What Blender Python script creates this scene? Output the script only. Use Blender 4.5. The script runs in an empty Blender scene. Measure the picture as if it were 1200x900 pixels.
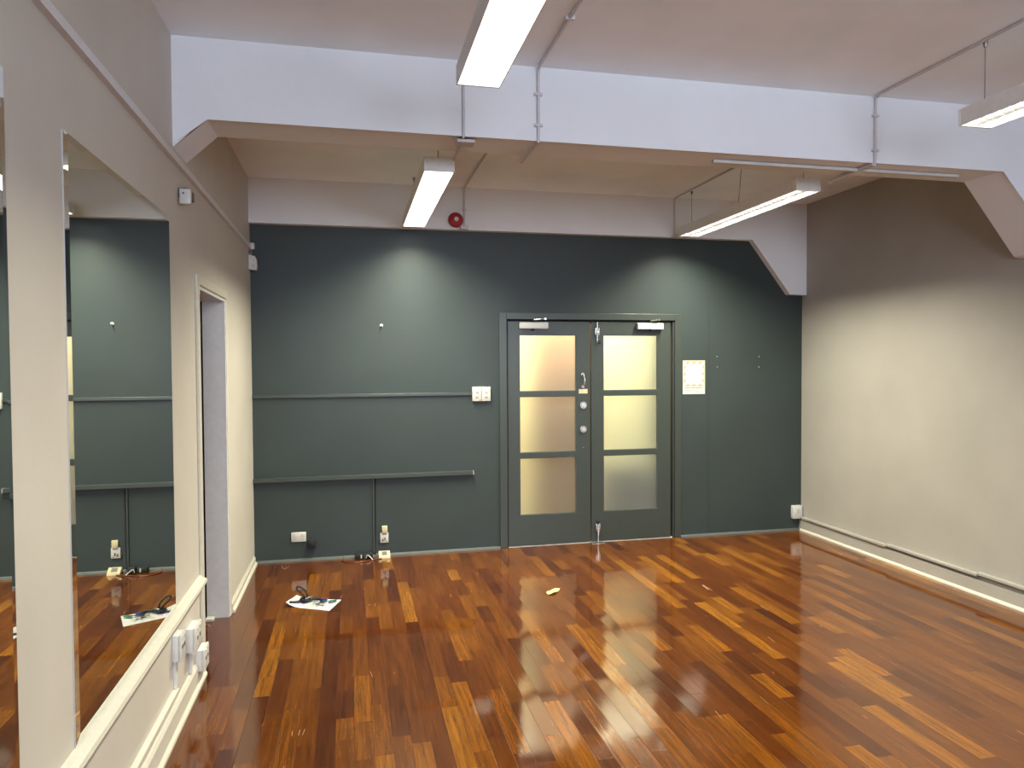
import bpy, bmesh, math, random
from mathutils import Vector, Matrix
random.seed(7)
sc = bpy.context.scene
# ------------------------------------------------------------------ camera, world, lights
YAW, PITCH, ROLL, FPX = 0.2207, 0.0266, -0.0056, 844.77
def cam_axes(yaw, pitch, roll):
    cy, sy, cp, sp, cr, sr = math.cos(yaw), math.sin(yaw), math.cos(pitch), math.sin(pitch), math.cos(roll), math.sin(roll)
    f = Vector((sy*cp, cy*cp, -sp)); r = Vector((cy, -sy, 0)); u = r.cross(f)
    return cr*r + sr*u, -sr*r + cr*u, f
r_, u_, f_ = cam_axes(YAW, PITCH, ROLL)
cd = bpy.data.cameras.new('camera'); cam = bpy.data.objects.new('camera', cd); sc.collection.objects.link(cam)
m = Matrix((r_, u_, -f_)).transposed().to_4x4(); m.translation = (0, 0, 1.65); cam.matrix_world = m
cd.sensor_width = 36; cd.lens = FPX/1200*36; cd.clip_start = 0.02
sc.camera = cam
sc.view_settings.view_transform = 'Standard'; sc.view_settings.look = 'None'
sc.view_settings.gamma = 1; sc.view_settings.use_curve_mapping = False
sc.view_settings.exposure = 0.0
w = bpy.data.worlds.new('world'); sc.world = w; w.use_nodes = True
w.node_tree.nodes['Background'].inputs[0].default_value = (0.70, 0.80, 1.0, 1)
w.node_tree.nodes['Background'].inputs[1].default_value = 1.0
sc.cycles.use_denoising = True
sc.cycles.sample_clamp_indirect = 6
sc.cycles.caustics_refractive = False; sc.cycles.caustics_reflective = False
sc.cycles.max_bounces = 10; sc.cycles.diffuse_bounces = 5; sc.cycles.glossy_bounces = 6; sc.cycles.transmission_bounces = 8

def area(name, loc, size, power, col, direction, spread=180):
    l = bpy.data.lights.new(name, 'AREA'); l.shape = 'RECTANGLE'; l.size, l.size_y = size
    l.energy = power; l.color = col; l.spread = math.radians(spread)
    o = bpy.data.objects.new(name, l); sc.collection.objects.link(o); o.location = loc
    o.rotation_euler = Vector(direction).to_track_quat('-Z', 'Y').to_euler()
    return o
LAMP_W, DAY_W, CORR_W = 50, 134, 50
LAMP_COL = (1.0, 0.95, 0.74); DAY_COL = (0.76, 0.83, 1.0)
for wx in (0.55, 2.95):
    area('window_daylight', (wx, -3.12, 2.28), (1.7, 1.5), DAY_W, DAY_COL, (0, 1, 0.0))
area('corridor_lamp_near', (2.0, 6.72, 2.55), (1.6, 0.3), CORR_W*0.8, (1.0, 0.95, 0.80), (0, 0.25, -1))
area('corridor_lamp_far', (2.4, 7.5, 2.55), (1.8, 0.4), CORR_W, (1.0, 0.94, 0.75), (0, 0, -1))

# ------------------------------------------------------------------ constants
XL, XR, D, ZC = -0.797, 4.347, 6.315, 3.193
YR = -3.0
YB, YB2, ZB = 3.658, 3.952, 2.816
YBB, ZBB = 6.245, 2.825

# ------------------------------------------------------------------ materials
class NT:
    def __init__(s, name):
        s.m = bpy.data.materials.new(name); s.m.use_nodes = True; s.t = s.m.node_tree
        s.b = s.t.nodes['Principled BSDF']
    def n(s, typ, **kw):
        n = s.t.nodes.new(typ)
        for k, v in kw.items(): setattr(n, k, v)
        return n
    def put(s, sock, v):
        if hasattr(v, 'is_linked') or hasattr(v, 'links'): s.t.links.new(v, sock)
        else: sock.default_value = v
    def math(s, op, a, b=0.0, c=None, clamp=False):
        n = s.n('ShaderNodeMath', operation=op, use_clamp=clamp); s.put(n.inputs[0], a); s.put(n.inputs[1], b)
        if c is not None: s.put(n.inputs[2], c)
        return n.outputs[0]
    def mix(s, f, a, b, blend='MIX'):
        n = s.n('ShaderNodeMix', data_type='RGBA', blend_type=blend)
        s.put(n.inputs[0], f); s.put(n.inputs[6], a); s.put(n.inputs[7], b); return n.outputs[2]
    def ramp(s, v, stops, interp='LINEAR'):
        n = s.n('ShaderNodeValToRGB'); n.color_ramp.interpolation = interp
        while len(n.color_ramp.elements) < len(stops): n.color_ramp.elements.new(0.5)
        for e, (p, c) in zip(n.color_ramp.elements, stops): e.position = p; e.color = c if len(c) == 4 else (*c, 1)
        s.put(n.inputs[0], v); return n.outputs[0]
    def noise(s, vec, scale, detail=3, rough=0.5):
        n = s.n('ShaderNodeTexNoise'); s.put(n.inputs['Vector'], vec); n.inputs['Scale'].default_value = scale
        n.inputs['Detail'].default_value = detail; n.inputs['Roughness'].default_value = rough; return n.outputs[0]
    def coord(s): return s.n('ShaderNodeNewGeometry').outputs['Position']
    def obj(s): return s.n('ShaderNodeTexCoord').outputs['Object']
    def scaled(s, vec, sc3):
        n = s.n('ShaderNodeVectorMath', operation='MULTIPLY'); s.put(n.inputs[0], vec); n.inputs[1].default_value = sc3; return n.outputs[0]
    def bump(s, h, strength=0.3, dist=0.01):
        n = s.n('ShaderNodeBump'); n.inputs['Strength'].default_value = strength; n.inputs['Distance'].default_value = dist
        s.put(n.inputs['Height'], h); return n.outputs[0]
    def out(s, col=None, rough=None, metal=None, normal=None, **kw):
        if col is not None: s.put(s.b.inputs['Base Color'], col if not isinstance(col, tuple) or len(col) == 4 else (*col, 1))
        if rough is not None: s.put(s.b.inputs['Roughness'], rough)
        if metal is not None: s.put(s.b.inputs['Metallic'], metal)
        if normal is not None: s.put(s.b.inputs['Normal'], normal)
        for k, v in kw.items(): s.put(s.b.inputs[k.replace('_', ' ')], v)
        return s.m

def plaster(name, col, rough=0.6, var=0.06, bscale=60, bstr=0.15, spec=0.4):
    t = NT(name); p = t.coord(); n1 = t.noise(p, 1.7, 4); n2 = t.noise(p, bscale, 3)
    n3 = t.noise(p, 9, 3)
    a = tuple(c*(1-var) for c in col); b = tuple(min(1, c*(1+var)) for c in col)
    h = t.math('ADD', n2, t.math('MULTIPLY', n3, 0.8))
    return t.out(t.ramp(n1, [(0.3, a), (0.7, b)]), t.math('ADD', rough-0.05, t.math('MULTIPLY', n3, 0.1)),
                 normal=t.bump(h, bstr, 0.004), Specular_IOR_Level=spec)
def plain(name, col, rough=0.4, metal=0.0, var=0.04, spec=0.5, scale=30):
    t = NT(name); n = t.noise(t.obj(), scale, 2)
    a = tuple(c*(1-var) for c in col); b = tuple(min(1, c*(1+var)) for c in col)
    return t.out(t.ramp(n, [(0.3, a), (0.7, b)]), rough, metal, Specular_IOR_Level=spec)

M = {}
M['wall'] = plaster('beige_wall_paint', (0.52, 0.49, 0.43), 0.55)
M['wallr'] = plaster('lamp_offset_beige_paint', (0.355, 0.34, 0.31), 0.6)  # wall beige darkened in its colour to offset lamp light on this side
M['ceil'] = plaster('ceiling_paint', (0.87, 0.92, 0.95), 0.7)
M['beam'] = plaster('beam_paint', (0.76, 0.79, 0.82), 0.6, 0.03, 25, 0.25)
M['dark'] = plaster('dark_green_grey_wall_paint', (0.035, 0.047, 0.047), 0.42, 0.07, 45, 0.12, 0.3)
M['darkgloss'] = plain('dark_green_grey_gloss_paint', (0.037, 0.047, 0.042), 0.35)
M['darktrim'] = plain('grey_green_trim_paint', (0.075, 0.09, 0.085), 0.5)
M['white'] = plain('white_gloss_trim_paint', (0.57, 0.545, 0.465), 0.4)
M['jamb'] = plain('white_satin_jamb_paint', (0.62, 0.62, 0.62), 0.4)
M['plastic'] = plain('white_plastic', (0.56, 0.56, 0.53), 0.4)
M['cream'] = plain('cream_plastic', (0.58, 0.52, 0.34), 0.45)
M['slot'] = plain('dark_slot_plastic', (0.12, 0.11, 0.10), 0.5)
M['greyp'] = plain('grey_plastic', (0.45, 0.45, 0.44), 0.45)
M['black'] = plain('black_rubber', (0.008, 0.008, 0.010), 0.75)
M['redcord'] = plain('dark_red_cable_sheath', (0.09, 0.015, 0.01), 0.4)
M['metal'] = plain('satin_chrome', (0.72, 0.71, 0.68), 0.25, 1.0)
M['silver'] = plain('silver_enamel', (0.55, 0.57, 0.57), 0.4, 0.1)
M['conduit'] = plain('painted_conduit', (0.56, 0.54, 0.55), 0.45)
M['housing'] = plain('white_enamelled_steel', (0.78, 0.78, 0.76), 0.4)
M['red'] = plain('red_bell_enamel', (0.33, 0.02, 0.03), 0.3)
M['wire'] = plain('steel_wire', (0.25, 0.23, 0.22), 0.4, 0.8)
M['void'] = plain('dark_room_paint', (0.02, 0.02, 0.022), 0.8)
M['green'] = plain('green_plastic_tag', (0.005, 0.12, 0.06), 0.4)
M['blue'] = plain('blue_plastic_tag', (0.01, 0.03, 0.13), 0.4)
M['lilac'] = plain('lilac_print', (0.38, 0.32, 0.50), 0.7)
M['print'] = plain('grey_print', (0.15, 0.14, 0.14), 0.7)
M['orange'] = plain('orange_print', (0.42, 0.19, 0.03), 0.7)
M['yellowp'] = plain('pale_yellow_print', (0.50, 0.40, 0.17), 0.7)
M['paper'] = plain('white_paper', (0.52, 0.52, 0.51), 0.7, var=0.02)
M['leaf'] = plain('dry_pale_leaf', (0.62, 0.50, 0.22), 0.6, var=0.2, scale=60)
M['cpeach'] = plain('peach_partition_paint', (0.80, 0.46, 0.27), 0.6)
M['ccream'] = plain('pale_yellow_corridor_paint', (0.84, 0.83, 0.52), 0.6)
M['cgrey'] = plain('grey_green_corridor_paint', (0.30, 0.33, 0.27), 0.6)
M['cblue'] = plain('blue_grey_corridor_paint', (0.35, 0.40, 0.50), 0.6)
M['cfloor'] = plain('grey_corridor_floor', (0.35, 0.33, 0.28), 0.5)
def emit(name, col, s):
    t = NT(name); t.out((0.9, 0.9, 0.9), 0.4, Emission_Color=(*col, 1), Emission_Strength=s); return t.m
M['tube'] = emit('fluorescent_tube_glow', (1.0, 0.97, 0.86), 14.0)
M['diffuser'] = emit('lit_prismatic_diffuser', (1.0, 0.98, 0.90), 4.5)
M['blade'] = plain('bright_louvre_aluminium', (0.80, 0.80, 0.78), 0.25, 0.6)
t = NT('mirror_silver'); M['mirror'] = t.out((0.80, 0.83, 0.78), 0.012, 1.0)
t = NT('frosted_glass'); pn = t.noise(t.coord(), 120, 2)
M['frost'] = t.out((0.97, 0.97, 0.93), 0.52, normal=t.bump(pn, 0.25, 0.003), Transmission_Weight=1.0, IOR=1.45)

def floor_mat():
    t = NT('varnished_jarrah_strip_floor')
    p = t.coord(); s = t.n('ShaderNodeSeparateXYZ'); t.put(s.inputs[0], p)
    X, Y = s.outputs[0], s.outputs[1]
    W = 0.082
    u = t.math('DIVIDE', X, W); ci = t.math('FLOOR', u); fu = t.math('SUBTRACT', u, ci)
    def wn(*v):
        c = t.n('ShaderNodeCombineXYZ')
        for i, a in enumerate(v): t.put(c.inputs[i], a)
        n = t.n('ShaderNodeTexWhiteNoise', noise_dimensions='3D'); t.t.links.new(c.outputs[0], n.inputs[0]); return n
    rc = wn(ci, 3.3, 1.1).outputs[0]
    L = t.math('ADD', 0.70, t.math('MULTIPLY', rc, 0.7))
    v = t.math('DIVIDE', t.math('ADD', Y, t.math('MULTIPLY', rc, 17.0)), L)
    ri0 = t.math('FLOOR', v); fv0 = t.math('SUBTRACT', v, ri0)
    # split every cell at a random place so lengths vary
    cut = t.math('ADD', 0.3, t.math('MULTIPLY', wn(ci, ri0, 7.7).outputs[0], 0.45))
    half = t.math('GREATER_THAN', fv0, cut)
    ri = t.math('ADD', t.math('MULTIPLY', ri0, 2.0), half)
    R = wn(ci, ri, 0.5); r1 = R.outputs[0]
    r2 = wn(ci, ri, 5.5).outputs[0]; r3 = wn(ci, ri, 9.5).outputs[0]
    base = t.ramp(r1, [(0.0, (0.048, 0.0115, 0.0014)), (0.12, (0.064, 0.0160, 0.0018)), (0.35, (0.080, 0.0215, 0.0020)),
                       (0.60, (0.096, 0.0280, 0.0024)), (0.80, (0.114, 0.0360, 0.0030)), (0.93, (0.150, 0.051, 0.0040)), (1.0, (0.180, 0.070, 0.006))])
    gv = t.n('ShaderNodeCombineXYZ')
    t.put(gv.inputs[0], t.math('ADD', t.math('MULTIPLY', X, 60.0), t.math('MULTIPLY', r2, 50.0)))
    t.put(gv.inputs[1], t.math('MULTIPLY', Y, 3.0)); t.put(gv.inputs[2], t.math('MULTIPLY', r3, 20.0))
    g = t.noise(gv.outputs[0], 1.0, 4, 0.6)
    gv2 = t.scaled(gv.outputs[0], (4.0, 6.0, 1)); g2 = t.noise(gv2, 1.0, 2, 0.6)
    gm = t.math('ADD', t.math('MULTIPLY', g, 1.1), t.math('MULTIPLY', g2, 0.35))
    grain = t.ramp(gm, [(0.40, (0.50, 0.47, 0.45)), (0.70, (1.0, 1.0, 1.0)), (0.95, (1.45, 1.5, 1.5))])
    col = t.mix(1.0, base, grain, 'MULTIPLY')
    big = t.noise(p, 0.8, 3)
    col = t.mix(1.0, col, t.ramp(big, [(0.3, (0.85, 0.80, 0.8)), (0.7, (1.12, 1.12, 1.1))]), 'MULTIPLY')
    # seams
    ex = t.math('MULTIPLY', t.math('MINIMUM', fu, t.math('SUBTRACT', 1.0, fu)), W)
    d1 = t.math('ABSOLUTE', t.math('SUBTRACT', fv0, cut)); d2 = t.math('MINIMUM', fv0, t.math('SUBTRACT', 1.0, fv0))
    ey = t.math('MULTIPLY', t.math('MINIMUM', d1, d2), L)
    e = t.math('MINIMUM', ex, ey)
    seam = t.math('SMOOTH_MIN', 1.0, t.math('DIVIDE', e, 0.0013), 0.1)
    seam = t.math('MAXIMUM', seam, 0.0)
    col = t.mix(t.math('MULTIPLY', t.math('SUBTRACT', 1.0, seam), 0.7), col, (0.02, 0.006, 0.003, 1))
    # pale flecks of paint and dust
    vo = t.n('ShaderNodeTexVoronoi'); t.put(vo.inputs['Vector'], p); vo.inputs['Scale'].default_value = 4.0
    fl = t.math('LESS_THAN', vo.outputs['Distance'], t.math('MULTIPLY', t.noise(p, 3.0, 2), 0.028))
    col = t.mix(t.math('MULTIPLY', fl, 0.8), col, (0.62, 0.5, 0.38, 1))
    # scratches: thin wandering lines
    def scratch(rot, sc1, th, off):
        mp = t.n('ShaderNodeMapping'); t.put(mp.inputs[0], p); mp.inputs['Rotation'].default_value = (0, 0, rot)
        mp.inputs['Scale'].default_value = (1.0, 0.10, 1); mp.inputs['Location'].default_value = (off, off, 0)
        nn = t.noise(mp.outputs[0], sc1, 0.0, 0.4)
        line = t.math('LESS_THAN', t.math('ABSOLUTE', t.math('SUBTRACT', nn, 0.5)), th)
        gate = t.math('GREATER_THAN', t.noise(p, 4.0, 1), 0.68)
        return t.math('MULTIPLY', line, gate)
    s1 = t.math('MAXIMUM', scratch(0.9, 5.0, 0.0016, 2.0), scratch(-0.5, 6.0, 0.0016, 7.0))
    col = t.mix(t.math('MULTIPLY', s1, 0.35), col, (0.55, 0.38, 0.25, 1))
    # cupped boards: each is tilted a little differently
    lx = t.math('SUBTRACT', fu, 0.5)
    tilt = t.math('MULTIPLY', t.math('SUBTRACT', r2, 0.5), t.math('MULTIPLY', lx, 0.0008))
    rcol = wn(ci, 11.0, 2.0).outputs[0]
    cup = t.math('MULTIPLY', t.math('MULTIPLY', lx, lx), t.math('MULTIPLY', t.math('POWER', rcol, 3.0), 0.0022))
    wav = t.math('MULTIPLY', t.noise(t.scaled(p, (6.0, 1.2, 1)), 1.0, 2), 0.0005)
    fine = t.math('MULTIPLY', g2, 0.00006)
    h = t.math('ADD', t.math('ADD', tilt, cup), t.math('ADD', wav, fine))
    h = t.math('SUBTRACT', h, t.math('MULTIPLY', t.math('SUBTRACT', 1.0, seam), 0.00012))
    bn = t.n('ShaderNodeBump'); bn.inputs['Strength'].default_value = 1.0; bn.inputs['Distance'].default_value = 1.0
    t.put(bn.inputs['Height'], h)
    wear = t.noise(p, 2.2, 4, 0.6)
    rough = t.math('ADD', 0.06, t.math('MULTIPLY', t.math('SUBTRACT', wear, 0.42, clamp=True), 0.25))
    rough = t.math('ADD', rough, t.math('MULTIPLY', s1, 0.2))
    t.out(col, 0.45, normal=bn.outputs[0], Specular_IOR_Level=0.0)
    t.put(t.b.inputs['Coat Weight'], 1.0); t.put(t.b.inputs['Coat Roughness'], rough); t.put(t.b.inputs['Coat IOR'], 1.66)
    t.put(t.b.inputs['Coat Normal'], bn.outputs[0])
    return t.m
M['floor'] = floor_mat()

# ------------------------------------------------------------------ mesh helpers
class MB:
    def __init__(s): s.bm = bmesh.new()
    def box(s, x0, x1, y0, y1, z0, z1, bev=0.0, seg=2):
        b = bmesh.new(); bmesh.ops.create_cube(b, size=1.0)
        bmesh.ops.scale(b, vec=(abs(x1-x0), abs(y1-y0), abs(z1-z0)), verts=b.verts)
        bmesh.ops.translate(b, vec=((x0+x1)/2, (y0+y1)/2, (z0+z1)/2), verts=b.verts)
        if bev: bmesh.ops.bevel(b, geom=list(b.edges), offset=bev, segments=seg, affect='EDGES', profile=0.5)
        s.add(b); return s
    def add(s, b, mat=None):
        if mat is not None: bmesh.ops.transform(b, matrix=mat, verts=b.verts)
        me = bpy.data.meshes.new('tmp'); b.to_mesh(me); b.free(); s.bm.from_mesh(me); bpy.data.meshes.remove(me)
    def cyl(s, p0, p1, r, r2=None, n=20, bev=0.0):
        p0, p1 = Vector(p0), Vector(p1); d = p1-p0; b = bmesh.new()
        bmesh.ops.create_cone(b, cap_ends=True, segments=n, radius1=r, radius2=r if r2 is None else r2, depth=d.length)
        if bev: bmesh.ops.bevel(b, geom=[e for e in b.edges if len(e.link_faces) == 2 and any(len(f.verts) > 4 for f in e.link_faces)], offset=bev, segments=2, affect='EDGES')
        s.add(b, Matrix.Translation((p0+p1)/2) @ d.to_track_quat('Z', 'Y').to_matrix().to_4x4()); return s
    def tube(s, pts, r, n=8, closed=False):
        pts = [Vector(p) for p in pts]; N = len(pts); rings = []; bm = s.bm
        up = None
        for i, p in enumerate(pts):
            if closed: d = (pts[(i+1) % N]-pts[i-1])
            else: d = pts[min(i+1, N-1)]-pts[max(i-1, 0)]
            d.normalize()
            if up is None:
                up = Vector((0, 0, 1)) if abs(d.z) < 0.9 else Vector((1, 0, 0))
            a = (up-d*up.dot(d)).normalized(); up = a; b = d.cross(a)
            rings.append([bm.verts.new(p+a*r*math.cos(k*2*math.pi/n)+b*r*math.sin(k*2*math.pi/n)) for k in range(n)])
        for i in range(N if closed else N-1):
            A, B = rings[i], rings[(i+1) % N]
            for k in range(n): bm.faces.new((A[k], A[(k+1) % n], B[(k+1) % n], B[k]))
        if not closed: bm.faces.new(rings[0][::-1]); bm.faces.new(rings[-1])
        return s
    def prism(s, poly, axis, a0, a1):
        """poly of 2D points extruded along axis ('x','y','z')"""
        def P(q, a):
            return {'x': (a, q[0], q[1]), 'y': (q[0], a, q[1]), 'z': (q[0], q[1], a)}[axis]
        A = [s.bm.verts.new(P(q, a0)) for q in poly]; B = [s.bm.verts.new(P(q, a1)) for q in poly]
        n = len(poly); s.bm.faces.new(A[::-1]); s.bm.faces.new(B)
        for i in range(n): s.bm.faces.new((A[i], A[(i+1) % n], B[(i+1) % n], B[i]))
        return s
    def build(s, name, mat, parent=None, smooth=False):
        bmesh.ops.recalc_face_normals(s.bm, faces=s.bm.faces)
        me = bpy.data.meshes.new(name)
        origin = Vector((0, 0, 0))
        if len(s.bm.verts):
            xs = [v.co for v in s.bm.verts]
            c = Vector((sum(v.x for v in xs), sum(v.y for v in xs), sum(v.z for v in xs)))/len(xs); c.z = min(v.z for v in xs)
            origin = c; bmesh.ops.translate(s.bm, vec=-c, verts=s.bm.verts)
        s.bm.to_mesh(me); s.bm.free(); me.materials.append(M[mat])
        if smooth:
            me.polygons.foreach_set('use_smooth', [True]*len(me.polygons)); me.set_sharp_from_angle(angle=math.radians(38))
        o = bpy.data.objects.new(name, me); sc.collection.objects.link(o)
        o.location = origin - (Vector(parent_world(parent)) if parent else Vector((0, 0, 0)))
        if parent: o.parent = parent
        return o
def parent_world(p):
    v = Vector(p.location)
    while p.parent: p = p.parent; v += Vector(p.location)
    return v
def tag(o, label, cat, group=None, kind=None):
    if label: o['label'] = label
    if cat: o['category'] = cat
    if group: o['group'] = group
    if kind: o['kind'] = kind
    return o
def thing(name, loc, label, cat, group=None, kind=None):
    o = bpy.data.objects.new(name, None); sc.collection.objects.link(o); o.location = loc
    o.empty_display_size = 0.05
    return tag(o, label, cat, group, kind)
def struct(o, label=None, cat=None): return tag(o, label, cat, None, 'structure')
def copy_tree(o, parent=None):
    c = o.copy(); sc.collection.objects.link(c)
    if parent: c.parent = parent
    for ch in [k for k in sc.objects if k.parent == o]: copy_tree(ch, c)
    return c

# ------------------------------------------------------------------ the room
T = 0.155
struct(MB().box(XL-1.8, XR+T, YR-T, D+0.0, -0.1, 0).build('floor', 'floor'), 'glossy red brown timber strip floor of narrow boards', 'floor')
struct(MB().box(XL-T, XR+T, YR-T, D+T, ZC, ZC+0.12).build('ceiling', 'ceil'), 'plain painted ceiling above the beams', 'ceiling')
DY0, DY1, DZ = 4.154, 5.02, 2.09
TL = 0.134
struct(MB().box(XL-TL, XL, YR-T, DY0, 0, ZC).box(XL-TL, XL, DY1, D, 0, ZC).box(XL-TL, XL, DY0, DY1, DZ, ZC).build('wall_left', 'wall'),
       'beige left wall with two mirrors and a doorway', 'wall')
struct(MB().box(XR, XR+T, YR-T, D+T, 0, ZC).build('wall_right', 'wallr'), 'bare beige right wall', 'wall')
OX0, OX1, OZ = 1.368, 2.985, 2.05
struct(MB().box(XL-T, OX0, D, D+T, 0, ZC).box(OX1, XR, D, D+T, 0, ZC).box(OX0, OX1, D, D+T, OZ, ZC).build('wall_back', 'dark'),
       'dark green grey far wall around the double doors', 'wall')
wr = MB(); ax = XL-T
wins = [(-0.3, 1.4), (2.1, 3.8)]
for a, b in wins:
    wr.box(ax, a, YR-T, YR, 0, ZC); wr.box(a, b, YR-T, YR, 0, 1.5); wr.box(a, b, YR-T, YR, 3.05, ZC); ax = b
wr.box(ax, XR+T, YR-T, YR, 0, ZC)
struct(wr.build('wall_rear', 'wall'), 'beige wall behind the viewer with two window openings', 'wall')
for i, (a, b) in enumerate(wins):
    f = MB(); y0, y1 = YR-0.1, YR-0.05
    f.box(a, a+0.05, y0, y1, 1.5, 3.05); f.box(b-0.05, b, y0, y1, 1.5, 3.05); f.box(a+0.05, b-0.05, y0, y1, 1.5, 1.55)
    f.box(a+0.05, b-0.05, y0, y1, 3.0, 3.05); f.box((a+b)/2-0.02, (a+b)/2+0.02, y0, y1, 1.55, 3.0)
    struct(f.build('window_%d' % (i+1), 'white'), 'white framed window in the wall behind the viewer, %s one' % ('left' if i == 0 else 'right'), 'window')

# beams
poly = [(XL, ZC), (XL, 2.68), (-0.647, ZB+0.006), (3.90, ZB+0.002), (4.30, 2.345), (XR, 2.335), (XR, ZC)]
bmm = MB().prism(poly, 'y', YB, YB2)
b = bmm.bm; bmesh.ops.bevel(b, geom=[e for e in b.edges if all(abs(v.co.y-YB) < 1e-4 for v in e.verts) and max(v.co.z for v in e.verts) < 3.0], offset=0.008, segments=2, affect='EDGES')
struct(bmm.build('trim_1', 'beam'), 'white painted ceiling beam with splayed ends crossing the middle of the room', 'beam')
poly = [(XL, ZC), (XL, ZBB), (3.765, ZBB+0.004), (4.165, 2.318), (XR, 2.312), (XR, ZC)]
bmm = MB().prism(poly, 'y', YBB, D)
struct(bmm.build('trim_2', 'beam'), 'white painted beam along the top of the dark wall with one splayed end', 'beam')

# picture rail, low dado rail, skirtings
pr = MB().prism([(XL, 2.603), (XL+0.020, 2.605), (XL+0.022, 2.634), (XL, 2.638)], 'y', YR, D)
struct(pr.build('trim_3', 'jamb'), 'thin pale picture rail running along the left wall', 'picture rail')
dr = MB().prism([(XL, 0.468), (XL+0.012, 0.470), (XL+0.014, 0.482), (XL+0.030, 0.486), (XL+0.040, 0.505), (XL+0.036, 0.520), (XL+0.018, 0.526), (XL+0.010, 0.536), (XL, 0.538)], 'y', YR, DY0-0.062)
struct(dr.build('trim_4', 'white'), 'cream moulded dado rail under the mirrors on the left wall', 'dado rail')
def skirt(x0, s, h, y0, y1, th=0.018):
    return MB().prism([(x0, 0), (x0+s*(th+0.014), 0), (x0+s*(th+0.013), 0.012), (x0+s*(th+0.004), 0.022), (x0+s*th, 0.026), (x0+s*th, h-0.02), (x0+s*(th-0.008), h-0.006), (x0+s*0.004, h), (x0, h)], 'y', y0, y1)
struct(skirt(XL, 1, 0.125, YR, DY0-0.062).build('baseboard_left', 'white'), 'cream skirting board at the foot of the left wall before the doorway', 'skirting board')
struct(skirt(XL, 1, 0.075, DY1+0.06, D-0.03, 0.012).build('baseboard_left_corner', 'white'), 'short cream skirting board between the doorway and the dark wall', 'skirting board')
struct(MB().prism([(XL, 0.165), (XL+0.022, 0.165), (XL+0.022, 0.186), (XL+0.003, 0.19), (XL, 0.19)], 'y', YR, 3.50).build('trim_5', 'white'),
       'narrow cream cable trunking above the left skirting board', 'cable trunking')
rb = MB().box(XR-0.022, XR, YR, D, 0.0, 0.108)
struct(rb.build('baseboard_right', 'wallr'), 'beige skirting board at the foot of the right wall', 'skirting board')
rq = MB().prism([(XR-0.022, 0), (XR-0.040, 0), (XR-0.038, 0.010), (XR-0.030, 0.018), (XR-0.022, 0.020)], 'y', YR, D-0.03)
struct(rq.build('trim_6', 'white'), 'cream quarter round bead along the foot of the right skirting', 'bead')
tr = MB()
for y0, y1, z in ((5.12, 6.26, 0.118), (4.23, 5.118, 0.131), (YR, 4.228, 0.144)):
    tr.box(XR-0.034, XR, y0, y1, z, z+0.020, 0.002)
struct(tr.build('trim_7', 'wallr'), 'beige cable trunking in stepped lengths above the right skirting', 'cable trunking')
bb = MB().prism([(D, 0), (D-0.022, 0), (D-0.018, 0.012), (D-0.006, 0.019), (D, 0.020)], 'x', XL, 1.30)
struct(bb.build('baseboard_back_left', 'darktrim'), 'low grey bead at the foot of the dark wall left of the doors', 'skirting board')
bb = MB().prism([(D, 0), (D-0.022, 0), (D-0.018, 0.012), (D-0.006, 0.019), (D, 0.020)], 'x', 3.05, XR-0.025)
struct(bb.build('baseboard_back_right', 'darktrim'), 'low grey bead at the foot of the dark wall right of the doors', 'skirting board')

# side doorway lining and architrave, dark room beyond
lin = MB().box(XL-TL, XL+0.004, DY1-0.02, DY1, 0, DZ).box(XL-TL, XL+0.004, DY0, DY0+0.006, 0, DZ).box(XL-TL, XL+0.004, DY0+0.006, DY1-0.02, DZ-0.02, DZ)
struct(lin.build('trim_8', 'jamb'), 'white timber lining inside the side doorway', 'door lining')
arc = MB().box(XL, XL+0.014, DY0-0.060, DY0+0.004, 0, DZ+0.05, 0.003).box(XL, XL+0.014, DY0+0.004, DY1+0.05, DZ, DZ+0.05, 0.003).box(XL, XL+0.010, DY1-0.002, DY1+0.05, 0, DZ, 0.003)
struct(arc.build('trim_9', 'white'), 'cream architrave around the side doorway', 'architrave')
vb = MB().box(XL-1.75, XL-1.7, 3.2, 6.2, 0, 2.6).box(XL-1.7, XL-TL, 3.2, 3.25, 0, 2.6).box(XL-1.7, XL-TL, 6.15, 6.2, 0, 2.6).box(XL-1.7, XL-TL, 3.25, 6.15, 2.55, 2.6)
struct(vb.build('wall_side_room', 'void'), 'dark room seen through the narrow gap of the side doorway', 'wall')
struct(MB().box(XL-TL, XL-TL+0.05, DY1-0.09, DY1-0.034, 0.0, 0.02, 0.004).build('trim_10', 'white'), 'small white floor stop inside the side doorway', 'door stop')

# dark wall trims
def strip(name, x0, x1, z0, z1, th, label, cat, mat='darkgloss', end=False):
    m_ = MB().box(x0, x1, D-th, D, z0, z1, 0.003)
    return struct(m_.build(name, mat), label, cat)
strip('trim_11', XL, 1.048, 1.382, 1.409, 0.018, 'upper dark painted cable trunking running to the light switches', 'cable trunking')
strip('trim_12', XL, 1.052, 0.680, 0.715, 0.045, 'lower dark painted cable trunking across the dark wall', 'cable trunking')
struct(MB().box(1.0525, 1.058, D-0.045, D, 0.680, 0.715, 0.001).build('trim_13', 'greyp'), 'grey open end of the lower dark trunking', 'end cap')
strip('trim_14', 0.176, 0.192, 0.027, 0.680, 0.014, 'thin vertical dark conduit dropping from the lower trunking', 'conduit')
strip('trim_15', 3.335, 3.350, 0.03, ZBB, 0.0012, 'faint vertical joint strip on the dark wall beside the notice', 'joint strip', 'dark')

tag(MB().tube([(0.200, D-0.006, 0.679), (0.199, D-0.006, 0.4), (0.200, D-0.006, 0.06), (0.196, D-0.026, 0.03)], 0.0055).build('conduit_shadow_line', 'black', None, True), 'black line standing in for the shadow beside the vertical conduit on the dark wall', 'cable')  # thin black tube added as the conduit's shadow line

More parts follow.
